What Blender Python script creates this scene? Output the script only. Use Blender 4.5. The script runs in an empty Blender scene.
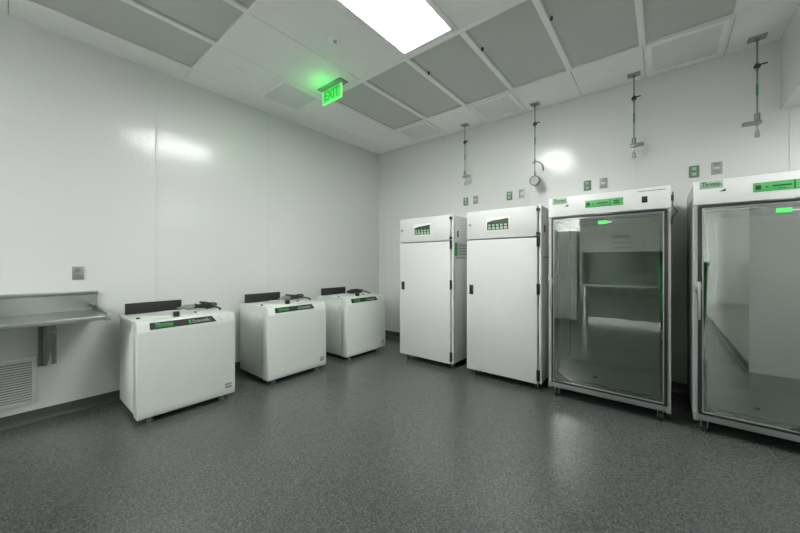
import bpy, bmesh, math, random
from mathutils import Vector, Matrix
random.seed(4)
SC = bpy.context.scene
COL = SC.collection
PI = math.pi

# ------------------------------------------------------------------ materials
def nt(m):
    m.use_nodes = True
    return m.node_tree.nodes, m.node_tree.links

def mat(name, col, rough=.5, metal=0., spec=.5, coat=0., emit=None, es=0., bump=None, noise=None, coat_rough=.05):
    m = bpy.data.materials.new(name)
    N, L = nt(m)
    b = N['Principled BSDF']
    b.inputs['Base Color'].default_value = (*col, 1)
    b.inputs['Roughness'].default_value = rough
    b.inputs['Metallic'].default_value = metal
    b.inputs['Specular IOR Level'].default_value = spec
    b.inputs['Coat Weight'].default_value = coat
    b.inputs['Coat Roughness'].default_value = coat_rough
    if emit:
        b.inputs['Emission Color'].default_value = (*emit, 1)
        b.inputs['Emission Strength'].default_value = es
    tc = N.new('ShaderNodeTexCoord')
    if bump:
        sc_, st, di = bump
        n = N.new('ShaderNodeTexNoise'); n.inputs['Scale'].default_value = sc_; n.inputs['Detail'].default_value = 2
        L.new(tc.outputs['Object'], n.inputs['Vector'])
        bp = N.new('ShaderNodeBump'); bp.inputs['Strength'].default_value = st; bp.inputs['Distance'].default_value = di
        L.new(n.outputs['Fac'], bp.inputs['Height'])
        L.new(bp.outputs['Normal'], b.inputs['Normal'])
        if coat: L.new(bp.outputs['Normal'], b.inputs['Coat Normal'])
    # a trace of tonal variation on every surface
    amt = noise if noise else (6., .03)
    n2 = N.new('ShaderNodeTexNoise'); n2.inputs['Scale'].default_value = amt[0]; n2.inputs['Detail'].default_value = 4
    L.new(tc.outputs['Object'], n2.inputs['Vector'])
    mx = N.new('ShaderNodeMix'); mx.data_type = 'RGBA'
    a = amt[1]
    mx.inputs[6].default_value = (*[c * (1 - a) for c in col], 1)
    mx.inputs[7].default_value = (*[min(1, c * (1 + a)) for c in col], 1)
    L.new(n2.outputs['Fac'], mx.inputs[0]); L.new(mx.outputs[2], b.inputs['Base Color'])
    return m

M = {}
M['wall'] = mat('glossy_wall_panel', (.68, .69, .677), .35, coat=.55, coat_rough=.05, bump=(55., .40, .003), noise=(1.2, .012))
M['tile'] = mat('ceiling_tile', (.90, .908, .893), .55, bump=(260., .12, .001))
M['dial'] = mat('gauge_dial', (.44, .45, .44), .4)
M['seam'] = mat('ceiling_seam', (.55, .56, .55), .7)
M['rearwall'] = mat('dimmed_rear_wall', (.46, .47, .46), .5)  # unseen wall greyed to keep its reflection in the door glass dim
M['trim'] = mat('panel_joint_strip', (.64, .665, .645), .4)
M['tee'] = mat('white_ceiling_grid', (.90, .905, .89), .4)
M['filter'] = mat('grey_filter_screen', (.56, .582, .552), .6, bump=(700., .3, .001))
M['vent'] = mat('vent_screen', (.76, .752, .762), .55)
M['whitehead'] = mat('white_header_enamel', (.78, .785, .775), .3, coat=.1)
M['white'] = mat('white_enamel', (.645, .65, .64), .42)
M['white2'] = mat('centrifuge_enamel', (.62, .655, .615), .3, coat=.2, coat_rough=.12)
M['whiteplastic'] = mat('white_plastic', (.78, .79, .77), .4)
M['black'] = mat('black_plastic', (.018, .02, .019), .4)
M['dark'] = mat('dark_grey_plastic', (.026, .028, .027), .5, spec=.3)
M['rubber'] = mat('black_rubber', (.02, .02, .02), .7)
M['steel'] = mat('stainless_steel', (.40, .42, .405), .30, metal=.9, noise=(40., .06))
M['alu'] = mat('brushed_aluminium', (.40, .415, .40), .38, metal=.7)
M['post'] = mat('light_grey_post', (.46, .475, .46), .35)
M['silver'] = mat('silver_trim', (.40, .41, .40), .3, metal=.5)
M['greymetal'] = mat('grey_painted_metal', (.25, .265, .25), .4, metal=.3)
M['pipe'] = mat('dull_pipe_metal', (.26, .28, .265), .4, metal=.6)
M['plate'] = mat('grey_wall_plate', (.34, .35, .34), .4, metal=.4)
M['plategreen'] = mat('green_wall_plate', (.12, .22, .14), .45)
M['sticker'] = mat('pale_sticker', (.62, .70, .62), .5)
M['green'] = mat('green_display_film', (.09, .46, .13), .35)
M['greenpale'] = mat('pale_green_plate', (.42, .53, .43), .4)
M['greenbright'] = mat('bright_green_tag', (.10, .78, .16), .4, emit=(.1, .8, .18), es=.25)  # a sticker, brightened by a slight emission of its own
M['greendark'] = mat('dark_green_print', (.012, .06, .022), .4)
M['keygreen'] = mat('pale_green_keys', (.38, .48, .38), .4)
M['logogreen'] = mat('logo_green', (.04, .36, .075), .4)
M['pipegreen'] = mat('pipe_label_green', (.03, .24, .06), .45)
M['label'] = mat('paper_label', (.60, .61, .60), .6)
M['print'] = mat('grey_print', (.20, .21, .20), .6)
M['interior'] = mat('refrigerator_liner', (.84, .86, .835), .35)
M['hole'] = mat('dark_recess', (.02, .022, .02), .6)
M['louver'] = mat('louver_white', (.66, .67, .66), .45)

# floor: grey epoxy with an orange peel skin and small flakes
m = mat('grey_epoxy_floor', (.13, .14, .134), .17, spec=.8)
N, L = nt(m); b = N['Principled BSDF']
tc = N.new('ShaderNodeTexCoord')
v = N.new('ShaderNodeTexVoronoi'); v.inputs['Scale'].default_value = 150
L.new(tc.outputs['Object'], v.inputs['Vector'])
n = N.new('ShaderNodeTexNoise'); n.inputs['Scale'].default_value = 70; n.inputs['Detail'].default_value = 3
L.new(tc.outputs['Object'], n.inputs['Vector'])
sep = N.new('ShaderNodeSeparateColor'); L.new(v.outputs['Color'], sep.inputs[0])
ad = N.new('ShaderNodeMath'); ad.operation = 'MULTIPLY'
L.new(sep.outputs[0], ad.inputs[0]); L.new(n.outputs['Fac'], ad.inputs[1])
cr = N.new('ShaderNodeValToRGB')
cr.color_ramp.elements[0].position = .02; cr.color_ramp.elements[0].color = (.050, .055, .051, 1)
cr.color_ramp.elements[1].position = .60; cr.color_ramp.elements[1].color = (.135, .143, .136, 1)
L.new(ad.outputs[0], cr.inputs[0]); L.new(cr.outputs[0], b.inputs['Base Color'])
n3 = N.new('ShaderNodeTexNoise'); n3.inputs['Scale'].default_value = 95; n3.inputs['Detail'].default_value = 2
L.new(tc.outputs['Object'], n3.inputs['Vector'])
bp = N.new('ShaderNodeBump'); bp.inputs['Strength'].default_value = .5; bp.inputs['Distance'].default_value = .003
L.new(n3.outputs['Fac'], bp.inputs['Height']); L.new(bp.outputs['Normal'], b.inputs['Normal'])
M['floor'] = m
M['base'] = mat('dark_cove_base', (.062, .070, .064), .35, bump=(95., .2, .002), noise=(60., .2))

# glass: clear sheet with its own reflection
def glass(name, tint, ior):
    m = bpy.data.materials.new(name); N, L = nt(m)
    N.remove(N['Principled BSDF'])
    out = N['Material Output']
    t = N.new('ShaderNodeBsdfTransparent'); t.inputs[0].default_value = (*tint, 1)
    g = N.new('ShaderNodeBsdfGlossy'); g.inputs['Roughness'].default_value = .01; g.inputs[0].default_value = (.965, 1, .97, 1)
    f = N.new('ShaderNodeFresnel'); f.inputs['IOR'].default_value = ior
    mx = N.new('ShaderNodeMixShader')
    L.new(f.outputs[0], mx.inputs[0]); L.new(t.outputs[0], mx.inputs[1]); L.new(g.outputs[0], mx.inputs[2])
    L.new(mx.outputs[0], out.inputs[0])
    return m
M['glass'] = glass('door_glass', (.92, .955, .925), 2.75)
M['sash'] = glass('sash_glass', (.80, .87, .82), 1.5)

def lamp_mat(name, col, s, bands=None, base=(.8, .8, .8)):
    m = bpy.data.materials.new(name); N, L = nt(m)
    b = N['Principled BSDF']; b.inputs['Base Color'].default_value = (*base, 1)
    b.inputs['Emission Color'].default_value = (*col, 1); b.inputs['Emission Strength'].default_value = s
    if bands:
        tc = N.new('ShaderNodeTexCoord'); w = N.new('ShaderNodeTexWave')
        w.bands_direction = 'X'; w.inputs['Scale'].default_value = bands
        L.new(tc.outputs['Object'], w.inputs['Vector'])
        mr = N.new('ShaderNodeMapRange'); mr.inputs[3].default_value = s * .8; mr.inputs[4].default_value = s * 1.1
        L.new(w.outputs['Fac'], mr.inputs[0]); L.new(mr.outputs[0], b.inputs['Emission Strength'])
    return m
LAMP = 42.0
M['lamp'] = lamp_mat('lit_diffuser', (.985, 1., .98), LAMP, 1.55)
M['lamp_alcove'] = lamp_mat('lit_alcove_diffuser', (.985, 1., .98), 16.0)
M['exitpanel'] = lamp_mat('exit_panel_glow', (.08, .62, .10), 1.0, base=(.02, .10, .03))
M['exitletter'] = lamp_mat('exit_letter_glow', (.006, .36, .02), 1.0, base=(.01, .08, .02))
M['exitedge'] = lamp_mat('exit_edge_glow', (.22, .75, .27), 1.0, base=(.1, .2, .1))

# ------------------------------------------------------------------ mesh helpers
class MB:
    def __init__(s): s.bm = bmesh.new()
    def box(s, x0, x1, y0, y1, z0, z1, bev=0., seg=2):
        x0, x1 = min(x0, x1), max(x0, x1); y0, y1 = min(y0, y1), max(y0, y1); z0, z1 = min(z0, z1), max(z0, z1)
        r = bmesh.ops.create_cube(s.bm, size=1)
        vs = r['verts']
        for v in vs:
            v.co = Vector(((x0 + x1) / 2 + v.co.x * (x1 - x0), (y0 + y1) / 2 + v.co.y * (y1 - y0), (z0 + z1) / 2 + v.co.z * (z1 - z0)))
        if bev:
            es = list({e for v in vs for e in v.link_edges})
            bmesh.ops.bevel(s.bm, geom=es, offset=bev, segments=seg, affect='EDGES', profile=.5)
        return s
    def cyl(s, p0, p1, r, seg=16, r2=None):
        p0, p1 = Vector(p0), Vector(p1); d = p1 - p0
        q = d.to_track_quat('Z', 'Y').to_matrix().to_4x4()
        bmesh.ops.create_cone(s.bm, cap_ends=True, segments=seg, radius1=r, radius2=r if r2 is None else r2, depth=d.length,
                              matrix=Matrix.Translation((p0 + p1) / 2) @ q)
        return s
    def sph(s, p, r, sc=(1, 1, 1), seg=16):
        bmesh.ops.create_uvsphere(s.bm, u_segments=seg, v_segments=seg // 2, radius=r,
                                  matrix=Matrix.Translation(p) @ Matrix.Diagonal((*sc, 1)))
        return s
    def torus(s, c, R, r, axis='Z', seg=32, rs=8, sx=1., arc=1.):
        c = Vector(c); rings = []
        n = seg if arc >= 1 else seg + 1
        for i in range(n):
            a = 2 * PI * arc * i / seg
            ring = []
            for j in range(rs):
                t = 2 * PI * j / rs
                rr = R + r * math.cos(t)
                p = Vector((rr * math.cos(a) * sx, rr * math.sin(a), r * math.sin(t)))
                if axis == 'Y': p = Vector((p.x, p.z, p.y))
                if axis == 'X': p = Vector((p.z, p.x, p.y))
                ring.append(s.bm.verts.new(c + p))
            rings.append(ring)
        for i in range(n if arc >= 1 else n - 1):
            A, B = rings[i], rings[(i + 1) % n]
            for j in range(rs): s.bm.faces.new((A[j], B[j], B[(j + 1) % rs], A[(j + 1) % rs]))
        return s
    def tube(s, pts, r, rs=8):
        pts = [Vector(p) for p in pts]
        # Catmull-Rom smoothing
        P = []
        for i in range(len(pts) - 1):
            a = pts[max(i - 1, 0)]; b = pts[i]; c = pts[i + 1]; d = pts[min(i + 2, len(pts) - 1)]
            for k in range(6):
                t = k / 6
                P.append(.5 * ((2 * b) + (c - a) * t + (2 * a - 5 * b + 4 * c - d) * t * t + (3 * b - a - 3 * c + d) * t ** 3))
        P.append(pts[-1])
        rings = []; up = Vector((.13, .21, 1)).normalized()
        for i, p in enumerate(P):
            t = (P[min(i + 1, len(P) - 1)] - P[max(i - 1, 0)]).normalized()
            a = t.cross(up)
            if a.length < .05: a = t.cross(Vector((1, 0, 0)))
            a.normalize(); b = t.cross(a)
            rings.append([s.bm.verts.new(p + (a * math.cos(2 * PI * j / rs) + b * math.sin(2 * PI * j / rs)) * r) for j in range(rs)])
        for A, B in zip(rings, rings[1:]):
            for j in range(rs): s.bm.faces.new((A[j], A[(j + 1) % rs], B[(j + 1) % rs], B[j]))
        s.bm.faces.new(rings[0]); s.bm.faces.new(list(reversed(rings[-1])))
        return s
    def prism(s, prof, a0, a1, axis='Y', bev=0.):
        """extrude a closed profile: axis Y -> (x,z), axis X -> (y,z), axis Z -> (x,y)"""
        def P(u, w, a): return {'Y': (u, a, w), 'X': (a, u, w), 'Z': (u, w, a)}[axis]
        A = [s.bm.verts.new(P(u, w, a0)) for u, w in prof]
        B = [s.bm.verts.new(P(u, w, a1)) for u, w in prof]
        fs = [s.bm.faces.new(A), s.bm.faces.new(list(reversed(B)))]
        n = len(prof)
        for i in range(n): fs.append(s.bm.faces.new((A[i], B[i], B[(i + 1) % n], A[(i + 1) % n])))
        bmesh.ops.recalc_face_normals(s.bm, faces=fs)
        if bev:
            es = list({e for f in fs for e in f.edges})
            bmesh.ops.bevel(s.bm, geom=es, offset=bev, segments=2, affect='EDGES', profile=.5)
        return s
    def build(s, name, m, parent=None, label=None):
        bmesh.ops.recalc_face_normals(s.bm, faces=s.bm.faces[:])
        me = bpy.data.meshes.new(name)
        if parent is not None:
            w = wloc(parent)
            for v in s.bm.verts: v.co -= w
            o = bpy.data.objects.new(name, me)
        else:
            if s.bm.verts:
                xs = [v.co for v in s.bm.verts]
                w = Vector(((min(p.x for p in xs) + max(p.x for p in xs)) / 2, (min(p.y for p in xs) + max(p.y for p in xs)) / 2, min(p.z for p in xs)))
            for v in s.bm.verts: v.co -= w
            o = bpy.data.objects.new(name, me); o.location = w
        s.bm.to_mesh(me); s.bm.free()
        for p in me.polygons: p.use_smooth = True
        me.set_sharp_from_angle(angle=math.radians(32))
        me.materials.append(m)
        COL.objects.link(o)
        if parent is not None: o.parent = parent
        if label: o['label'] = label
        return o

def wloc(o):
    w = Vector((0, 0, 0))
    while o is not None: w += o.location; o = o.parent
    return w
def box(name, m, parent, *a, bev=0., label=None): return MB().box(*a, bev=bev).build(name, m, parent, label)
def tag(o, label, cat, group=None):
    o['label'] = label; o['category'] = cat
    if group: o['group'] = group
    return o
def thing(name, loc, label, cat, group=None):
    o = bpy.data.objects.new(name, None); o.location = loc; o.empty_display_size = .1
    COL.objects.link(o)
    return tag(o, label, cat, group)
def struct(o): o['kind'] = 'structure'; return o
def copy_tree(o, parent=None):
    c = o.copy(); COL.objects.link(c)
    if parent is not None: c.parent = parent
    for ch in list(o.children): copy_tree(ch, c)
    return c
def text(name, s, size, loc, m, parent, face='-Y', width=None, depth=.0015, bold=0.):
    cu = bpy.data.curves.new(name, 'FONT'); cu.body = s; cu.size = size; cu.extrude = depth / 2; cu.offset = bold
    cu.align_x = 'LEFT'; cu.align_y = 'BOTTOM'
    t = bpy.data.objects.new(name, cu); COL.objects.link(t)
    dg = bpy.context.evaluated_depsgraph_get(); dg.update()
    me = bpy.data.meshes.new_from_object(t.evaluated_get(dg))
    bpy.data.objects.remove(t); bpy.data.curves.remove(cu)
    xs = [v.co.x for v in me.vertices]; ys = [v.co.y for v in me.vertices]
    k = width / (max(xs) - min(xs)) if width else 1
    x0, y0 = min(xs), min(ys)
    if face == '-Y': R = Matrix.Rotation(PI / 2, 4, 'X')
    elif face == '+X': R = Matrix.Rotation(PI / 2, 4, 'Z') @ Matrix.Rotation(PI / 2, 4, 'X')
    elif isinstance(face, Matrix): R = face
    off = Vector(loc) - wloc(parent)
    for v in me.vertices:
        v.co = R @ Vector(((v.co.x - x0) * k, v.co.y - y0, v.co.z)) + off
    me.materials.clear(); me.materials.append(m); me.name = name
    o = bpy.data.objects.new(name, me); COL.objects.link(o); o.parent = parent
    return o

# ------------------------------------------------------------------ camera
CAM = Vector((4.1277, -4.4256, 1.3560)); H = 3.366
cd = bpy.data.cameras.new('camera'); cam = bpy.data.objects.new('camera', cd); COL.objects.link(cam)
cam.location = CAM; cam.rotation_euler = (PI / 2, 0, .68458742)
cd.sensor_width = 36; cd.lens = 36 * 322.296 / 800; cd.shift_y = -(266.5 - 261.877) / 800; cd.clip_start = .02
SC.camera = cam

# ------------------------------------------------------------------ room shell
RX = 4.95; AX = 7.2; AY = -3.275; RY = -11.2; AZ = 2.73; T = .12
struct(MB().box(-T, AX + T, RY - T, T, -.1, 0).build('floor', M['floor']))
struct(MB().box(-T, 0, RY - T, T, 0, H + .12).build('wall_left', M['wall']))
struct(MB().box(0, AX + T, 0, T, 0, H + .12).build('wall_back', M['wall']))
struct(MB().box(0, RX, RY - T, RY, 0, H + .12).build('wall_rear', M['rearwall']))
struct(MB().box(RX, RX + T, RY - T, AY, 0, H + .12).build('wall_right', M['wall']))
struct(MB().box(RX, RX + T, AY, 0, AZ, H + .12).build('wall_header', M['wall']))
struct(MB().box(RX + T, AX, AY - T, AY, 0, AZ + .1).build('wall_alcove_front', M['wall']))
struct(MB().box(AX, AX + T, AY - T, 0, 0, AZ + .1).build('wall_alcove_right', M['wall']))
struct(MB().box(RX + T, AX, AY, 0, AZ, AZ + .1).build('ceiling_alcove', M['tile']))

# cove baseboards (profile curves out on to the floor with a thin lip)
def cove(sign_axis, a0, a1, wallpos, d):
    prof = [(0, 0), (.030, 0), (.030, .006), (.022, .009), (.014, .016), (.009, .028), (.007, .05), (.007, .100), (0, .102)]
    mb = MB()
    if sign_axis == 'Y': mb.prism([(wallpos + d * u, w) for u, w in prof], a0, a1, 'Y')
    else: mb.prism([(wallpos + d * u, w) for u, w in prof], a0, a1, 'X')
    return mb
struct(cove('Y', RY, 0, 0, 1).build('baseboard_left', M['base']))
struct(cove('X', .03, AX, 0, -1).build('baseboard_back', M['base']))
struct(cove('X', .03, RX, RY, 1).build('baseboard_rear', M['base']))
struct(cove('Y', RY + .03, AY, RX, -1).build('baseboard_right', M['base']))

# vertical joint strips between the wall panels
k = 1
def strip(*a):
    global k
    struct(MB().box(*a).build('trim_%d' % k, M['trim'])); k += 1
for y in (-10.86, -9.62, -8.39, -7.15, -5.9, -4.66, -3.419, -2.177, -.923): strip(0, .004, y - .011, y + .011, .102, H)
for x in (.316, 1.53, 2.76, 3.895): strip(x - .011, x + .011, -.004, 0, .102, H)
strip(5.0, 5.03, -.006, 0, .102, AZ)

# ceiling: white tiles in a 610 mm module, thin dark joints, thicker white bars round the grey screens
GX = [0, .32] + [.32 + .61 * i for i in range(1, 8)] + [RX]           # .. .93 1.54 2.15 2.76 3.37 3.98 4.59 4.95
GY = [0, -.685, -1.92, -3.19, -4.41, -5.63, -6.85, -8.07, -9.29, -10.51, RY]
def dark(i, j):
    return (j == 1 and 2 <= i <= 7) or (j == 3 and 1 <= i <= 3)
def light(i, j): return (i == 4 and j == 2) or (2 <= i <= 4 and j in (6, 8) and (i, j) != (2, 6)) or (i == 5 and j == 8)
mb = MB()
for j in range(len(GY) - 1):
    for i in range(len(GX) - 1):
        if dark(i, j) or light(i, j): continue
        x0, x1, y1, y0 = GX[i], GX[i + 1], GY[j], GY[j + 1]
        g = .0028
        if i == 1 and j == 2:                                         # half tile beside the square vent
            ym = -2.53
            mb.box(x0 + g, x1 - g, ym + g, y1 - g, H, H + .018)
            y1 = ym
        mb.box(x0 + (g if i else 0), x1 - (g if i < len(GX) - 2 else 0), y0 + g, y1 - (g if j else 0), H, H + .018)
struct(mb.build('ceiling', M['tile']))
struct(MB().box(0, RX, RY, 0, H + .030, H + .12).build('ceiling_deck', M['seam']))
tn = k
def bar(x0, x1, y0, y1, z0=-.006):
    global tn
    struct(MB().box(x0, x1, y0, y1, H + z0, H + .0295, bev=.002).build('trim_%d' % tn, M['tee'])); tn += 1
w = .024
for x in GX[2:9]: bar(x - w, x + w, -1.92 + w, -.685)
bar(.93 - w, 4.59 + w, -1.92 - w, -1.92 + w)
bar(.93 - w, 4.59 + w, -.685, -.685 + .012, 0)
for x in GX[1:5]: bar(x - (w if x > .4 else .012), x + (w if x < 2 else .012), -4.41 + .012, -3.19 - .012)
bar(.32 - .012, 2.15 + .012, -3.19 - .012, -3.19 + .012, -.002)
bar(.32 - .012, 2.15 + .012, -4.41 - .012, -4.41 + .012, -.002)
# slim trims round the back row of vents
# --- grey ceiling screens
names = {(2, 1): 'grey ceiling screen next to the green exit sign, leftmost of the back row',
         (3, 1): 'grey ceiling screen second from left in the back row, left of the lit lamp corner',
         (4, 1): 'grey ceiling screen directly behind the end of the lit ceiling lamp',
         (5, 1): 'grey ceiling screen just right of the lit ceiling lamp in the back row',
         (6, 1): 'grey ceiling screen second from right in the back row, above the left glass-door refrigerator',
         (7, 1): 'rightmost grey ceiling screen of the back row, in front of the large square vent',
         (1, 3): 'long grey ceiling screen nearest the left wall, at upper left',
         (2, 3): 'middle grey ceiling screen of the three at upper left',
         (3, 3): 'grey ceiling screen at upper left farthest from the left wall, only a corner showing'}
for (i, j), lab in names.items():
    x0, x1, y1, y0 = GX[i], GX[i + 1], GY[j], GY[j + 1]
    e = .013 if True else 0
    t = thing('ceiling_screen', ((x0 + x1) / 2, (y0 + y1) / 2, H), lab, 'ceiling panel', 'grey ceiling screens')
    a = w if (j == 1 or i > 1) else .012; b_ = w if (j == 1 or i < 3) else .012
    yb = y0 + (w if j == 1 else .012); yt = y1 - (0 if j == 1 else .012)
    x0 += a + .001; x1 -= b_ + .001; yb += .001; yt -= .001
    MB().box(x0 + .012, x1 - .012, yb + .012, yt - .012, H + .016, H + .028).build('screen', M['filter'], t)
    f = MB()
    f.box(x0, x0 + .012, yb, yt, H + .006, H + .028).box(x1 - .012, x1, yb, yt, H + .006, H + .028)
    f.box(x0 + .012, x1 - .012, yb, yb + .012, H + .006, H + .028).box(x0 + .012, x1 - .012, yt - .012, yt, H + .006, H + .028)
    f.build('frame', M['filter'], t)
    if j == 1 and i in (4, 5, 6):
        MB().cyl((x0 + .018, -1.57, H + .016), (x0 + .018, -1.57, H - .004), .011, 12).sph((x0 + .018, -1.57, H - .004), .012).build('latch_knob', M['black'], t, 'small black latch knob')

# --- square ceiling vents
def vent(x0, x1, y0, y1, lab, z=H):
    t = thing('ceiling_vent', ((x0 + x1) / 2, (y0 + y1) / 2, H), lab, 'vent', 'square ceiling vents')
    f = MB(); fw = .042
    f.box(x0, x0 + fw, y0, y1, z - .014, z - .0005, .003).box(x1 - fw, x1, y0, y1, z - .014, z - .0005, .003)
    f.box(x0 + fw, x1 - fw, y0, y0 + fw, z - .014, z - .0005, .003).box(x0 + fw, x1 - fw, y1 - fw, y1, z - .014, z - .0005, .003)
    f.build('frame', M['tee'], t)
    MB().box(x0 + fw, x1 - fw, y0 + fw, y1 - fw, z - .006, z - .0005).build('screen', M['vent'], t)
vent(.355, .895, -2.50, -1.965, 'square white ceiling vent between the exit sign and the left wall')
vent(.965, 1.515, -.645, -.10, 'square white ceiling vent at the back wall nearest the room corner')
vent(2.185, 2.735, -.645, -.10, 'square white ceiling vent at the back wall, behind the lit lamp')
vent(4.005, 4.565, -.655, -.055, 'large white ceiling vent at the back wall, farthest right')

# --- recessed troffer lamps
def troffer(j, lab, i=4):
    x0, x1, y1, y0 = GX[i], GX[i + 1], GY[j], GY[j + 1]
    t = thing('ceiling_light', ((x0 + x1) / 2, (y0 + y1) / 2, H), lab, 'ceiling light', 'recessed ceiling lights')
    e = .028 if j == 2 else .004
    f = MB(); fw = .05
    x0 += .004; x1 -= .004; y0 += .016; y1 -= e
    f.box(x0, x0 + fw, y0, y1, H - .006, H + .024, .003).box(x1 - fw, x1, y0, y1, H - .006, H + .024, .003)
    f.box(x0 + fw, x1 - fw, y0, y0 + fw, H - .006, H + .024, .003).box(x0 + fw, x1 - fw, y1 - fw, y1, H - .006, H + .024, .003)
    f.build('frame', M['tee'], t)
    MB().box(x0 + fw, x1 - fw, y0 + fw, y1 - fw, H + .004, H + .012).build('diffuser', M['lamp'], t)
troffer(2, 'lit rectangular ceiling light with bright white diffuser near the exit sign')
troffer(6, 'lit ceiling light over the laboratory hood row, farther from the left wall')
troffer(6, 'added unseen fill light over the laboratory hood row, nearer the left wall', 3)  # extra unseen lamp, added to lift the ambient light
for i_, w_ in ((2, 'by the left wall'), (3, 'second from the left wall'), (4, 'third from the left wall'), (5, 'nearest the right wall')): troffer(8, 'added unseen fill light in the hindmost row of the room, ' + w_, i_)  # whole hindmost row is added fill to brighten ceiling and walls
t = thing('ceiling_light', (6.0, -1.6, AZ), 'lit square ceiling light inside the alcove on the right', 'ceiling light')
f = MB().box(5.5, 6.5, -2.2, -1.0, AZ - .012, AZ - .0005, .003); f.build('frame', M['tee'], t)
MB().box(5.55, 6.45, -2.15, -1.05, AZ - .016, AZ - .0125).build('diffuser', M['lamp_alcove'], t)

# --- sprinklers
t = thing('fire_sprinkler', (1.825, -2.536, H), 'pendant sprinkler head on the white ceiling beside the lit lamp', 'sprinkler')
MB().cyl((1.825, -2.536, H - .0005), (1.825, -2.536, H - .010), .062, 28, .045).build('escutcheon', M['tee'], t)
MB().cyl((1.825, -2.536, H - .0105), (1.825, -2.536, H - .024), .018, 12, .012).cyl((1.818, -2.536, H - .022), (1.818, -2.536, H - .045), .003, 8).cyl((1.832, -2.536, H - .022), (1.832, -2.536, H - .045), .003, 8).build('frame_arms', M['steel'], t)
MB().cyl((1.825, -2.536, H - .0455), (1.825, -2.536, H - .049), .022, 16).build('deflector', M['tee'], t)
for x, y, lab in ((.678, -2.883, 'flat round sprinkler cover on the ceiling near the upper left grey screens'),
                  (3.692, -.376, 'flat round sprinkler cover on the ceiling by the back wall')):
    t = thing('sprinkler_cover', (x, y, H), lab, 'sprinkler', 'concealed sprinkler covers')
    MB().cyl((x, y, H - .0005), (x, y, H - .004), .040, 28).build('ring', M['seam'], t)
    MB().cyl((x, y, H - .0045), (x, y, H - .010), .046, 28, .043).build('cover_plate', M['tee'], t)

# --- exit sign
t = thing('exit_sign', (1.19, -2.06, H), 'glowing green exit sign hanging from the white ceiling', 'sign')
MB().box(1.01, 1.41, -2.125, -2.01, H - .014, H - .0005, .003).build('mounting_plate', M['plate'], t)
MB().box(1.040, 1.350, -2.066, -2.054, 3.200, H - .015, .002).build('panel', M['exitpanel'], t)
MB().box(1.028, 1.0395, -2.068, -2.052, 3.188, H - .015).box(1.3505, 1.362, -2.068, -2.052, 3.188, H - .015).box(1.0395, 1.3505, -2.068, -2.052, 3.188, 3.1995).build('edge_frame', M['exitedge'], t)
text('lettering', 'EXIT', .15, (1.062, -2.0675, 3.228), M['exitletter'], t, '-Y', width=.262, bold=.003)

ld = bpy.data.lights.new('exit_led', 'POINT'); ld.energy = 1.1; ld.color = (.05, 1, .10); ld.shadow_soft_size = .02
lo = bpy.data.objects.new('exit_led', ld); COL.objects.link(lo); lo.location = Vector((1.17, -2.18, H - .17)) - Vector((1.19, -2.06, H)); lo.parent = t
# ------------------------------------------------------------------ service drops hanging from the ceiling
def drop(x, lab, gauge=False, side=1, pw=.105):
    y = -.165
    t = thing('service_drop', (x, y, H), lab, 'pipe', 'pipe drops hanging along the back wall')
    MB().box(x - pw / 2, x + pw / 2, y - .045, y + .045, H - .012, H - .0005, .002).build('ceiling_plate', M['plate'], t)
    MB().cyl((x, y, H - .0125), (x, y, 2.63), .0062, 12).cyl((x, y, 3.145), (x, y, 3.06), .010, 12).cyl((x, y, H - .0125), (x, y, H - .03), .016, 12).build('pipe', M['pipe'], t)
    vb = MB().cyl((x, y, 3.125), (x, y, 3.09), .018, 12).cyl((x - .022, y, 3.108), (x + .022, y, 3.108), .012, 10).build('valve', M['black'], t)
    MB().box(x + .0, x + .060, y - .022, y - .010, 3.106, 3.118, .003).build('lever', M['black'], vb)
    MB().cyl((x, y, 2.945), (x, y, 2.845), .0085, 14).build('pipe_label', M['pipegreen'], t, 'green pipe label band')
    if gauge:
        MB().cyl((x, y, 2.66), (x, y, 2.60), .013, 12).cyl((x - .03, y, 2.628), (x + .03, y, 2.628), .010, 10).build('tee_fitting', M['pipe'], t)
        MB().tube([(x + .03, y, 2.628), (x + .07, y, 2.60), (x + .095, y, 2.56), (x + .10, y, 2.50)], .0085).build('hose', M['pipe'], t)
        MB().cyl((x, y, 2.60), (x, y, 2.47), .006, 10).cyl((x, y, 2.50), (x, y, 2.455), .012, 10).build('gauge_stem', M['pipe'], t)
        g = MB().cyl((x, y - .022, 2.388), (x, y + .022, 2.388), .064, 36).torus((x, y - .022, 2.388), .057, .007, 'Y').build('pressure_gauge', M['pipe'], t)
        MB().cyl((x, y - .0225, 2.388), (x, y - .024, 2.388), .049, 36).build('dial', M['dial'], g, 'pale round dial face')
        MB().prism([(x - .035, 2.42), (x + .006, 2.384), (x + .002, 2.380)], y - .0275, y - .0250, 'Y').build('needle', M['black'], g)
    else:
        MB().cyl((x, y, 2.685), (x, y, 2.63), .020, 14).cyl((x, y, 2.63), (x, y, 2.575), .013, 12).build('tee_fitting', M['pipe'], t)
        if side > 0: a, b_ = x - .035, x + .085
        else: a, b_ = x - .095, x + .03
        MB().box(a, b_, y - .016, y + .016, 2.588, 2.622, .006).build('outlet_arm', M['pipe'], t)
        MB().cyl((x, y, 2.575), (x, y, 2.52), .006, 10).cyl((x, y, 2.535), (x, y, 2.475), .013, 12, .019).build('end_fitting', M['steel'], t)
drop(1.878, 'thin pipe drop hanging above the left incubator, black valve and short arm')
drop(2.865, 'thin pipe drop carrying a round pressure gauge above the right incubator', gauge=True)
drop(3.886, 'thin pipe drop with a cross arm above the left glass-door refrigerator', pw=.115)
drop(4.781, 'thin pipe drop with an arm to the left above the right glass-door refrigerator', side=-1, pw=.118)

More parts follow.
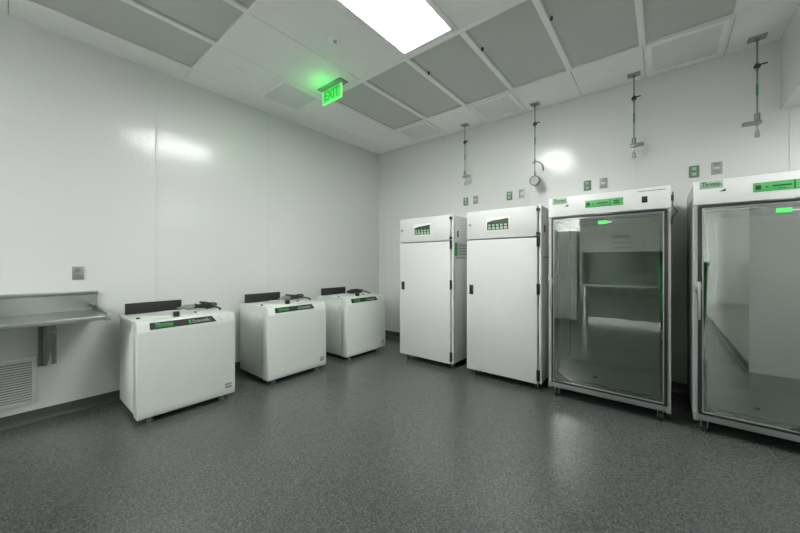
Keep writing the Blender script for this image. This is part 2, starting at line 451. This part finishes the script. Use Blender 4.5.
# ------------------------------------------------------------------ wall plates on the back wall
def back_plate(x, z, green, lab, w_=.078, h_=.118):
    nm = 'wall_outlet' if green else 'wall_jack_plate'
    t = thing(nm, (x, -.003, z), lab, 'wall plate', 'plates on the back wall')
    MB().box(x - w_ / 2, x + w_ / 2, -.009, -.0005, z - h_ / 2, z + h_ / 2, .0025).build('plate', M['plategreen'] if green else M['plate'], t)
    if green:
        for dz in (.026, -.026): MB().box(x - .017, x + .017, -.012, -.0095, z + dz - .016, z + dz + .016, .002).build('socket', M['keygreen'], t, 'pale green socket')
    else:
        for dz in (.032, 0, -.032): MB().box(x - .022, x + .022, -.0115, -.0095, z + dz - .008, z + dz + .008, .002).build('jack_insert', M['label' if dz == 0 else 'pipe'], t)
over = [('above the left incubator', 1.809, 1.970), ('above the right incubator', 2.477, 2.648), ('above the left glass-door refrigerator', 3.424, 3.588), ('above the right glass-door refrigerator', 4.371, 4.535)]
for s, xa, xb in over:
    back_plate(xa, 2.272, True, 'small dark green wall outlet ' + s)
    back_plate(xb, 2.278, False, 'small grey jack plate on the back wall ' + s)
t = thing('wall_outlet', (.003, -4.006, 1.255), 'grey wall plate on the left wall above the steel shelf', 'wall plate')
MB().box(.0005, .009, -4.044, -3.968, 1.196, 1.314, .0025).build('plate', M['plate'], t)
for dz in (.027, -.027): MB().box(.0095, .0125, -4.023, -3.989, 1.255 + dz - .017, 1.255 + dz + .017, .002).build('socket', M['greymetal'], t)

# ------------------------------------------------------------------ steel wall shelf
YE = -3.878; YS = -6.1
t = thing('wall_shelf', (.3, -5.0, .91), 'stainless steel wall shelf with backsplash fixed to the left wall', 'shelf')
MB().prism([(.006, .888), (.612, .884), (.620, .886), (.620, .918), (.612, .922), (.600, .912), (.045, .914), (.006, .914)], YS, YE, 'Y', .0015).build('shelf_top', M['steel'], t)
MB().prism([(.006, .915), (.026, .915), (.026, 1.055), (.042, 1.075), (.042, 1.090), (.006, 1.090)], YS, YE, 'Y', .001).build('backsplash', M['steel'], t)
MB().prism([(.030, .916), (.59, .914), (.612, .923), (.60, .926), (.05, .945), (.030, .960)], YE - .012, YE, 'Y').build('end_lip', M['steel'], t)
MB().box(.585, .624, YE - .032, YE + .004, .880, .9235, .004).build('corner_cap', M['alu'], t)
for yb in (-4.195, -5.6):
    b_ = MB().prism([(.006, .883), (.43, .883), (.405, .795), (.055, .468), (.006, .468)], yb - .026, yb + .026, 'Y', .003)
    for v in b_.bm.verts:
        if v.co.y > yb: v.co.y -= .030 * max(0, min(1, (.80 - v.co.z) / .33))
    b_ = b_.build('bracket', M['greymetal'], t)
    MB().box(.0062, .012, yb - .055, yb - .0265, .466, .883, .001).box(.0062, .012, yb + .0265, yb + .055, .466, .883, .001).build('flange', M['greymetal'], b_)

# ------------------------------------------------------------------ louvred wall vent
t = thing('louvred_vent', (.003, -4.58, .17), 'white louvred air vent low on the left wall under the steel shelf', 'vent')
f = MB(); ya, yb, za, zb = -4.92, -4.250, .165, .562; fw = .034
f.box(.0005, .014, ya, ya + fw, za, zb, .003).box(.0005, .014, yb - fw, yb, za, zb, .003).box(.0005, .014, ya + fw, yb - fw, za, za + fw, .003).box(.0005, .014, ya + fw, yb - fw, zb - fw, zb, .003)
f.build('frame', M['louver'], t)
MB().box(.0004, .002, ya + fw, yb - fw, za + fw, zb - fw).build('back_plate', M['hole'], t)
f = MB(); nz = 16
for q in range(nz):
    z = za + fw + (q + .5) * (zb - za - 2 * fw) / nz; h = (zb - za - 2 * fw) / nz
    f.prism([(.003, z + h * .42), (.0045, z + h * .46), (.013, z - h * .10), (.013, z - h * .22), (.0115, z - h * .22)], ya + fw, yb - fw, 'Y')
f.build('louvers', M['louver'], t)

# ------------------------------------------------------------------ floor centrifuges
def centrifuge(y0, lab):
    y1 = y0 + .775
    t = thing('floor_centrifuge', (.45, (y0 + y1) / 2, 0), lab, 'centrifuge', 'floor centrifuges along the left wall')
    # inner cabinet, a little inside the front cover
    MB().prism([(.115, .052), (.76, .052), (.76, .80), (.74, .838), (.13, .838), (.115, .825)], y0 + .008, y1 - .008, 'Y', .008).build('cabinet', M['white2'], t)
    # front cover wrapping round the corners
    prof = [(.68, .048), (.792, .048), (.803, .058), (.808, .10), (.808, .768), (.803, .780), (.782, .842), (.770, .853), (.752, .8565), (.70, .857), (.70, .842), (.68, .84)]
    MB().prism(prof, y0, y1, 'Y', .006).build('front_cover', M['white2'], t)
    MB().prism([(.115, .839), (.698, .839), (.698, .855), (.125, .855), (.115, .850)], y0, y1, 'Y', .004).build('deck', M['white2'], t)
    # pressed side panels
    for s, yy in ((-1, y0 + .0075), (1, y1 - .0075)):
        pts = [(.16, .10), (.655, .10), (.655, .62), (.64, .70), (.60, .75), (.52, .77), (.16, .77)]
        MB().prism(pts, yy, yy + s * .006, 'Y', .002).build('side_panel', M['white2'], t)
    # sloping control strip: parallelogram end on the right
    d = Vector((.021, 0, -.062)).normalized(); n_ = Vector((.062, 0, .021)).normalized()
    p0 = Vector((.7824, 0, .842))
    def S(u, y, lift): return p0 + d * u + n_ * lift + Vector((0, y, 0))
    def quad(mb, pts, l0, l1):
        A = [mb.bm.verts.new(S(u, y, l0)) for u, y in pts]; B = [mb.bm.verts.new(S(u, y, l1)) for u, y in pts]
        mb.bm.faces.new(A); mb.bm.faces.new(B[::-1])
        for i in range(len(pts)): mb.bm.faces.new((A[i], B[i], B[(i + 1) % len(pts)], A[(i + 1) % len(pts)]))
        return mb
    cp = quad(MB(), [(.002, y0 + .085), (.060, y0 + .085), (.060, y0 + .605), (.002, y0 + .565)], .0002, .004).build('control_strip', M['dark'], t)
    quad(MB(), [(.009, y0 + .115), (.053, y0 + .115), (.053, y0 + .255), (.009, y0 + .255)], .0042, .0055).build('logo_plate', M['greendark'], cp)
    R = Matrix(((0, -d.x, n_.x, 0), (1, 0, 0, 0), (0, -d.z, n_.z, 0), (0, 0, 0, 1)))
    text('logo_lettering', 'Thermo', .05, S(.046, y0 + .122, .0062), M['logogreen'], cp, R, width=.126, bold=.0015)
    text('name_lettering', 'Scientific', .042, S(.045, y0 + .40, .0048), M['keygreen'], cp, R, width=.15)
    quad(MB(), [(.014, y0 + .372), (.048, y0 + .372), (.048, y0 + .390), (.014, y0 + .390)], .0042, .0055).build('emblem', M['logogreen'], cp)
    # wrist rest bump right of the strip
    quad(MB(), [(.008, y0 + .625), (.054, y0 + .650), (.054, y0 + .735), (.008, y0 + .72)], .0002, .006).build('side_button', M['white2'], t)
    # sliding round lid, latch knob, key lock
    ld = MB().cyl((.46, y0 + .36, .8555), (.46, y0 + .36, .860), .225, 48, .222).torus((.46, y0 + .36, .860), .208, .004, 'Z', 48).build('lid', M['white2'], t)
    MB().box(.655, .70, y0 + .285, y0 + .330, .858, .902, .006).build('lid_latch', M['black'], t)
    MB().cyl((.56, y0 + .055, .8555), (.56, y0 + .055, .866), .014, 16).build('key_lock', M['dark'], t)
    MB().cyl((.61, y0 + .49, .8555), (.61, y0 + .49, .874), .011, 12).build('port_cap', M['black'], t)
    # raised dark panel at the rear left
    MB().box(.185, .212, y0 + .033, y0 + .490, .8555, .960, .003).build('rear_panel', M['dark'], t, 'raised dark grey panel at the rear')
    MB().box(.14, .66, y0 + .012, y0 + .763, .030, .0515).build('base', M['rubber'], t)
    for fx in (.20, .735):
        for fy in (y0 + .10, y1 - .10):
            MB().cyl((fx, fy, 0), (fx, fy, .012), .026, 16).cyl((fx, fy, .012), (fx, fy, .047), .010, 12).build('foot', M['steel'], t)
    # two printed lines on the front
    s_ = MB()
    for z in (.128, .156): s_.box(.8083, .8092, y1 - .095, y1 - .035, z - .010, z + .009)
    s_.build('rating_sticker', M['greymetal'], t)
    return t
c1 = centrifuge(-3.744, 'white floor centrifuge nearest the camera, beside the steel wall shelf')
for y0, lab in ((-2.618, 'white floor centrifuge in the middle of the row of three'), (-1.488, 'white floor centrifuge farthest away, nearest the room corner')):
    c = copy_tree(c1); c.location.y += y0 + 3.744; c['label'] = lab

# coiled power leads lying on the decks
def cord(y0, variant, lab):
    z = .8555
    cx, cy = .33, y0 + .660 - .02 * variant
    t = thing('power_cord', (cx, cy, z), lab, 'cord', 'coiled cords on the centrifuges')
    mb = MB(); r = .0085; rnd = random.Random(variant)
    pts = []
    for q in range(46):
        a = q / 46 * 2 * PI * 3.6 + variant
        rr = .075 + .02 * math.sin(q * .7 + variant)
        pts.append((cx + rr * .75 * math.cos(a), cy + rr * 1.35 * math.sin(a), z + .011 + .050 * q / 46 + .006 * math.sin(q * 1.3)))
    pts += [(cx + .14, cy + .06, z + .03), (cx + .20, cy + .09, z + .0095), (cx + .24, cy + .06, z + .0095)]
    mb.tube(pts, r, 8); mb.build('cable', M['black'], t)
    px = cy - .135
    MB().box(cx - .02, cx + .05, px - .05, px + .04, z + .012, z + .060, .012).cyl((cx + .015, px - .05, z + .036), (cx + .015, px - .085, z + .036), .022, 14, .014).build('plug', M['pipe' if variant != 2 else 'dark'], t, 'grey plug body')
    pr = MB()
    for dx in (-.004, .014, .032): pr.cyl((cx + dx, px - .0855, z + .036), (cx + dx, px - .112, z + .036), .003, 6)
    pr.build('plug_pins', M['alu'], t)
    MB().tube([(cx + .015, px + .041, z + .036), (cx + .05, px + .09, z + .03), (cx + .03, px + .15, z + .05)], r, 8).build('lead', M['black'], t)
cord(-3.744, 0, 'coiled black cord with grey plug on the nearest centrifuge')
cord(-2.618, 1, 'coiled black cord with grey plug on the middle centrifuge')
cord(-1.488, 2, 'coiled black cord on the centrifuge nearest the room corner')

# ------------------------------------------------------------------ tall white incubators
def incubator(x0, lab):
    t = thing('incubator', (x0 + .44, -.45, 0), lab, 'incubator', 'tall white incubators')
    x1 = x0 + .858; xd = x0 + .818
    MB().box(x0 + .004, x1, -.832, -.07, .078, 1.944, .004).build('cabinet', M['white'], t)
    dr = MB().box(x0, xd, -.892, -.838, .070, 1.614, .005).build('door', M['white'], t)
    MB().box(x0 + .036, x0 + .088, -.8985, -.8925, .968, 1.082, .004).build('recess_handle', M['black'], dr)
    MB().box(x0 + .050, x0 + .074, -.9045, -.899, .985, 1.065, .004).build('lever', M['dark'], dr)
    hp = MB().box(x0, xd, -.892, -.838, 1.627, 1.950, .005).build('header_panel', M['white'], t)
    MB().box(x0 + .004, xd, -.8375, -.8325, .082, 1.935).build('gasket', M['greymetal'], t)
    MB().box(xd + .014, x1, -.885, -.8325, .074, 1.950, .004).build('hinge_post', M['white'], t)
    for z in (1.572, 1.07, .575, .165):
        if z == .575: continue
        MB().box(xd - .006, xd + .026, -.903, -.8855, z - .055, z + .055, .005).cyl((xd + .008, -.905, z - .06), (xd + .008, -.905, z + .06), .008, 10).build('hinge', M['black'], t)
    for z in (1.905, 1.655):
        MB().cyl((xd + .010, -.8855, z), (xd + .010, -.905, z), .020, 18).build('panel_screw', M['black'], t)
    # keypad display
    dx = x0 + .262
    dp = MB().box(dx - .012, dx + .262, -.8955, -.8925, 1.706, 1.866, .003).build('display', M['whiteplastic'], hp)
    MB().box(dx, dx + .25, -.8975, -.896, 1.720, 1.812, .001).build('keypad', M['greendark'], dp)
    kk = MB()
    for q in range(5):
        kk.box(dx + .014 + q * .047, dx + .048 + q * .047, -.8992, -.898, 1.727, 1.756).box(dx + .016 + q * .047, dx + .044 + q * .047, -.8992, -.898, 1.764, 1.786)
    kk.build('keys', M['keygreen'], dp)
    MB().prism([(dx, 1.8125), (dx + .25, 1.8125), (dx + .25, 1.846), (dx + .14, 1.834), (dx + .07, 1.830)], -.8975, -.896, 'Y').build('header_stripe', M['greendark'], dp)
    MB().cyl((x0 + .045, -.8925, 1.795), (x0 + .045, -.902, 1.795), .014, 16).build('key_switch', M['steel'], hp)
    # side port and seams
    MB().box(x1 + .0005, x1 + .008, -.79, -.765, 1.67, 1.75, .003).build('side_port', M['dark'], t)
    MB().box(x1 + .0005, x1 + .003, -.83, -.08, 1.400, 1.412).build('side_seam', M['greymetal'], t)
    MB().box(x0 + .05, x1 - .05, -.80, -.10, .045, .0775).build('base', M['rubber'], t)
    for fx in (x0 + .10, x1 - .07):
        for fy in (-.815, -.14):
            c_ = MB().cyl((fx - .011, fy, .024), (fx + .011, fy, .024), .024, 18).build('caster', M['rubber'], t)
            MB().box(fx - .016, fx - .012, fy - .014, fy + .014, .02, .0445).box(fx + .012, fx + .016, fy - .014, fy + .014, .02, .0445).build('caster_fork', M['steel'], c_)
    return t
i1 = incubator(1.240, 'white tall incubator cabinet nearest the room corner, with green side label')
i2 = copy_tree(i1); i2.location.x += 1.046; i2['label'] = 'white tall incubator cabinet standing beside the left glass-door refrigerator'
xs = 1.240 + .858
lb = MB().box(xs + .0005, xs + .002, -.80, -.30, 1.43, 1.60).build('side_label', M['label'], i1)
MB().box(xs + .0025, xs + .004, -.86, -.79, 1.43, 1.60).build('green_stripe', M['logogreen'], i1, 'green stripe on the side')
p_ = MB()
for q in range(4): p_.box(xs + .0022, xs + .003, -.77, -.33, 1.455 + q * .036, 1.463 + q * .036)
p_.build('print_lines', M['print'], lb)

# ------------------------------------------------------------------ glass-door refrigerators
def fridge(x0, lab):
    x1 = x0 + .955
    t = thing('glass_door_refrigerator', ((x0 + x1) / 2, -.45, 0), lab, 'refrigerator', 'glass-door refrigerators')
    F = -.93; B = -.09
    # shell (hollow)
    MB().box(x0, x0 + .022, -.905, B, .11, 1.992, .003).box(x1 - .022, x1, -.905, B, .11, 1.992, .003).box(x0 + .022, x1 - .022, -.90, B, 1.80, 1.992).box(x0 + .022, x1 - .022, -.90, B, .11, .17).box(x0 + .022, x1 - .022, B - .03, B, .17, 1.80).build('cabinet', M['post'], t)
    MB().box(x0 + .023, x0 + .052, -.862, B - .031, .175, 1.798).box(x1 - .052, x1 - .023, -.862, B - .031, .175, 1.798).box(x0 + .052, x1 - .052, B - .06, B - .031, .175, 1.798).box(x0 + .052, x1 - .052, -.862, B - .06, .171, .200).box(x0 + .052, x1 - .052, -.862, B - .06, 1.765, 1.798).build('liner', M['interior'], t)
    # rear duct and shelf pilasters inside
    MB().box(x0 + .20, x1 - .20, B - .085, B - .0605, .40, 1.72, .004).build('air_duct', M['interior'], t)
    pl = MB()
    for px in (x0 + .0525, x1 - .0615):
        for py in (-.75, -.25): pl.box(px, px + .009, py - .012, py + .012, .25, 1.72)
    pl.build('shelf_pilasters', M['greymetal'], t)
    MB().box(x0 + .36, x0 + .40, -.72, -.69, .2005, .212, .003).build('floor_drain', M['dark'], t)
    # header
    hd = MB().box(x0 + .001, x1 - .001, F - .002, -.9055, 1.806, 1.994, .006).build('header_panel', M['whitehead'], t)
    f_ = F - .002
    lp = MB().box(x0 + .038, x0 + .172, f_ - .003, f_ - .0005, 1.930, 1.990, .001).build('logo_plate', M['greenpale'], hd)
    text('logo_lettering', 'Thermo', .052, (x0 + .05, f_ - .0045, 1.944), M['pipegreen'], lp, '-Y', width=.108, bold=.0015)
    dp = MB().box(x0 + .328, x0 + .628, f_ - .004, f_ - .0005, 1.868, 1.936, .002).build('display_strip', M['green'], hd)
    pr = MB(); a = x0 + .328
    pr.box(a + .012, a + .040, f_ - .0052, f_ - .0042, 1.884, 1.916)
    pr.box(a + .095, a + .185, f_ - .0052, f_ - .0042, 1.898, 1.908).box(a + .06, a + .075, f_ - .0052, f_ - .0042, 1.896, 1.904).box(a + .12, a + .16, f_ - .0052, f_ - .0042, 1.882, 1.886)
    pr.box(a + .197, a + .203, f_ - .0052, f_ - .0042, 1.872, 1.932)
    for zz in (1.905, 1.885): pr.box(a + .228, a + .270, f_ - .0052, f_ - .0042, zz, zz + .012)
    pr.build('display_print', M['greendark'], dp)
    MB().prism([(x0 + .150, 1.900), (x0 + .185, 1.900), (x0 + .185, 1.918)], f_ - .008, f_ - .0005, 'Y').build('key_lock', M['black'], hd)
    sw = MB().box(x0 + .760, x0 + .800, f_ - .004, f_ - .0005, 1.868, 1.922, .002).build('switch_plate', M['dark'], hd)
    MB().box(x0 + .768, x0 + .792, f_ - .009, f_ - .0045, 1.884, 1.912, .002).build('rocker', M['black'], sw)
    pr = MB(); xx = x0 + .735; rn = random.Random(3)
    while xx < x0 + .915:
        wd = rn.uniform(.008, .03); pr.box(xx, xx + wd, f_ - .001, f_ - .0003, 1.9635, 1.9705); xx += wd + .004
    pr.build('model_print', M['print'], hd)
    # side posts and sill
    for xa, xb in ((x0 + .001, x0 + .030), (x1 - .023, x1 - .001)): MB().box(xa, xb, F + .004, -.9055, .149, 1.8055, .003).build('front_post', M['post'], t)
    MB().box(x0 + .001, x1 - .001, F, -.9055, .098, .1485, .004).build('sill', M['alu'], t)
    for xc in (x0 - .001, x1 - .035): MB().box(xc, xc + .036, F - .006, F - .0005, .092, .150, .004).build('corner_cap', M['alu'], t)
    # door: black gasket frame, silver inner trim, glass
    a0, a1, z0, z1 = x0 + .033, x1 - .026, .152, 1.796
    def ring(mb, a0, a1, z0, z1, w_, y0, y1, bev=.002):
        return mb.box(a0, a0 + w_, y0, y1, z0, z1, bev).box(a1 - w_, a1, y0, y1, z0, z1, bev).box(a0 + w_, a1 - w_, y0, y1, z0, z0 + w_, bev).box(a0 + w_, a1 - w_, y0, y1, z1 - w_, z1, bev)
    dr = ring(MB(), a0, a1, z0, z1, .018, F - .022, -.870).build('door', M['black'], t, 'black edged glass door')
    ring(MB(), a0 + .0185, a1 - .0185, z0 + .0185, z1 - .0185, .008, F - .026, -.872).build('silver_trim', M['silver'], dr)
    ring(MB(), a0 + .027, a1 - .027, z0 + .027, z1 - .027, .020, F - .016, -.880).build('spacer', M['hole'], dr)
    MB().box(a0 + .0275, a1 - .0275, F - .024, F - .018, z0 + .0275, z1 - .0275).build('glass_pane', M['glass'], dr, 'clear glass pane')
    MB().box(x0 + .436, x0 + .512, F - .0265, F - .0245, 1.704, 1.738).build('green_tag', M['greenbright'], dr, 'bright green tag')
    MB().box(x0 + .514, x0 + .545, F - .0262, F - .0245, 1.714, 1.724).build('tag_tab', M['sticker'], dr)
    MB().box(x0 + .40, x0 + .53, F - .012, F - .0025, 1.797, 1.8045, .001).build('latch_plate', M['alu'], t)
    # handle at the left edge
    hx = x0 + .018
    h_ = MB().box(hx - .014, hx + .014, F - .038, F + .0035, 1.115, 1.205, .005).box(hx - .006, hx + .030, F - .044, F - .024, 1.13, 1.185, .004).build('latch', M['alu'], dr)
    MB().box(x0 + .024, x0 + .044, F - .048, F - .0272, .90, 1.20, .005).build('handle', M['alu'], dr)
    # casters
    for fx in (x0 + .07, x1 - .07):
        for fy in (-.87, -.16):
            c_ = MB().cyl((fx - .014, fy, .036), (fx + .014, fy, .036), .036, 20).build('caster', M['rubber'], t)
            MB().box(fx - .021, fx - .015, fy - .018, fy + .018, .03, .092).box(fx + .015, fx + .021, fy - .018, fy + .018, .03, .092).box(fx - .03, fx + .03, fy - .025, fy + .025, .0925, .1095).build('caster_fork', M['steel'], c_)
    # lead at the right side
    MB().tube([(x1 + .012, -.915, 1.94), (x1 + .012, -.918, 1.86), (x1 + .010, -.925, 1.82), (x1 + .032, -.925, 1.785), (x1 + .036, -.925, 1.76), (x1 + .010, -.93, 1.73), (x1 + .005, -.925, 1.67)], .0045).build('side_lead', M['black'], t)
    MB().box(x1 + .0005, x1 + .018, -.93, -.895, 1.865, 1.915, .004).build('lead_socket', M['black'], t)
    return t
r1 = fridge(3.224, 'glass-door refrigerator next to the right incubator, fully in view')
r2 = copy_tree(r1); r2.location.x += 1.090; r2['label'] = 'glass-door refrigerator cut off by the right edge of the photo'

# ------------------------------------------------------------------ things behind the camera that the glass reflects
Y0 = -5.42
t = thing('safety_cabinet', (3.48, Y0 - .4, 0), 'white biosafety cabinet behind the camera, reflected in the left refrigerator glass', 'laboratory hood')
MB().box(2.71, 4.19, Y0 - .78, Y0, 1.56, 2.62, .006).build('upper_case', M['white'], t)  # case made taller to hide the bright rear wall from the glass
MB().box(2.71, 2.77, Y0 - .78, Y0, .86, 1.5595, .004).box(4.13, 4.19, Y0 - .78, Y0, .86, 1.5595, .004).box(2.77, 4.13, Y0 - .78, Y0 - .72, .86, 1.5595).build('side_walls', M['post'], t)
MB().box(2.71, 4.19, Y0 - .78, Y0, .80, .8595, .004).build('work_surface', M['steel'], t)
MB().box(2.71, 4.19, Y0 + .0005, Y0 + .03, .835, .872, .010).build('air_foil', M['white'], t)
MB().box(2.78, 4.12, Y0 - .012, Y0 - .006, 1.12, 1.558).build('sash', M['sash'], t)
MB().box(2.78, 4.12, Y0 - .62, Y0 - .60, .10, .7995, .003).build('base_mask_panel', M['post'], t)  # panel added to darken the reflection below the work surface
for x in (3.10, 3.36, 3.62, 3.88): MB().box(x, x + .17, Y0 - .5995, Y0 - .594, .60, .68, .002).build('outlet_cover', M['greymetal'], t)
for x in (2.74, 4.16):
    for y in (Y0 - .05, Y0 - .73): MB().box(x - .025, x + .025, y - .025, y + .025, 0, .7995, .003).build('leg', M['steel'], t)
MB().box(3.30, 3.62, Y0 + .0005, Y0 + .003, 1.84, 1.90).box(3.28, 3.64, Y0 + .0005, Y0 + .003, 1.74, 1.76).box(3.28, 3.64, Y0 + .0005, Y0 + .003, 1.63, 1.66).build('front_labels', M['print'], t)
t = thing('upright_freezer', (2.2, Y0 - .4, 0), 'white two-door upright freezer behind the camera, reflected at the left of the refrigerator glass', 'freezer')
MB().box(1.75, 2.66, Y0 - .78, Y0 - .06, .06, 2.05, .006).build('cabinet', M['white'], t)
for z0, z1 in ((.09, 1.02), (1.04, 2.04)):
    d_ = MB().box(1.755, 2.655, Y0 - .0595, Y0, z0, z1, .008).build('door', M['white'], t)
    MB().box(1.80, 1.83, Y0 + .0005, Y0 + .035, z0 + .35, z0 + .6, .006).build('handle', M['alu'], d_)
for x in (1.82, 2.53):
    for y in (Y0 - .1, Y0 - .7): MB().cyl((x, y, 0), (x, y, .0595), .022, 14).build('foot', M['rubber'], t)

M['bin'] = mat('green_stand_in_plastic', (.03, .26, .05), .45)
t = thing('green_stand_in', (4.375, -4.96, 0), 'green bin-shaped stand-in added behind the camera, glimpsed at the edges of the refrigerator glass', 'bin')  # stand-in for an unidentified green shape mirrored in the door glass
MB().prism([(4.09, .32), (4.66, .32), (4.70, 1.29), (4.05, 1.29)], -5.20, -4.73, 'Y', .02).build('body', M['bin'], t)
MB().box(4.035, 4.715, -5.22, -4.715, 1.2905, 1.355, .015).build('lid', M['bin'], t)
MB().box(4.10, 4.65, -5.18, -4.75, .16, .3195, .01).build('base', M['rubber'], t)
for x in (4.13, 4.58):
    for y in (-5.12, -4.80): MB().cyl((x, y, .08), (x + .04, y, .08), .08, 20).build('wheel', M['rubber'], t)
# ------------------------------------------------------------------ world and output
wd = bpy.data.worlds.new('world'); SC.world = wd; wd.use_nodes = True
wd.node_tree.nodes['Background'].inputs[0].default_value = (.5, .52, .5, 1)
wd.node_tree.nodes['Background'].inputs[1].default_value = .05
vs = SC.view_settings
SC.display_settings.display_device = 'sRGB'
vs.view_transform = 'Standard'; vs.look = 'None'; vs.gamma = 1; vs.use_curve_mapping = False
vs.exposure = 0.12
cy = SC.cycles
cy.use_denoising = True
cy.max_bounces = 12; cy.diffuse_bounces = 6; cy.glossy_bounces = 6; cy.transparent_max_bounces = 16
cy.sample_clamp_indirect = 40.0
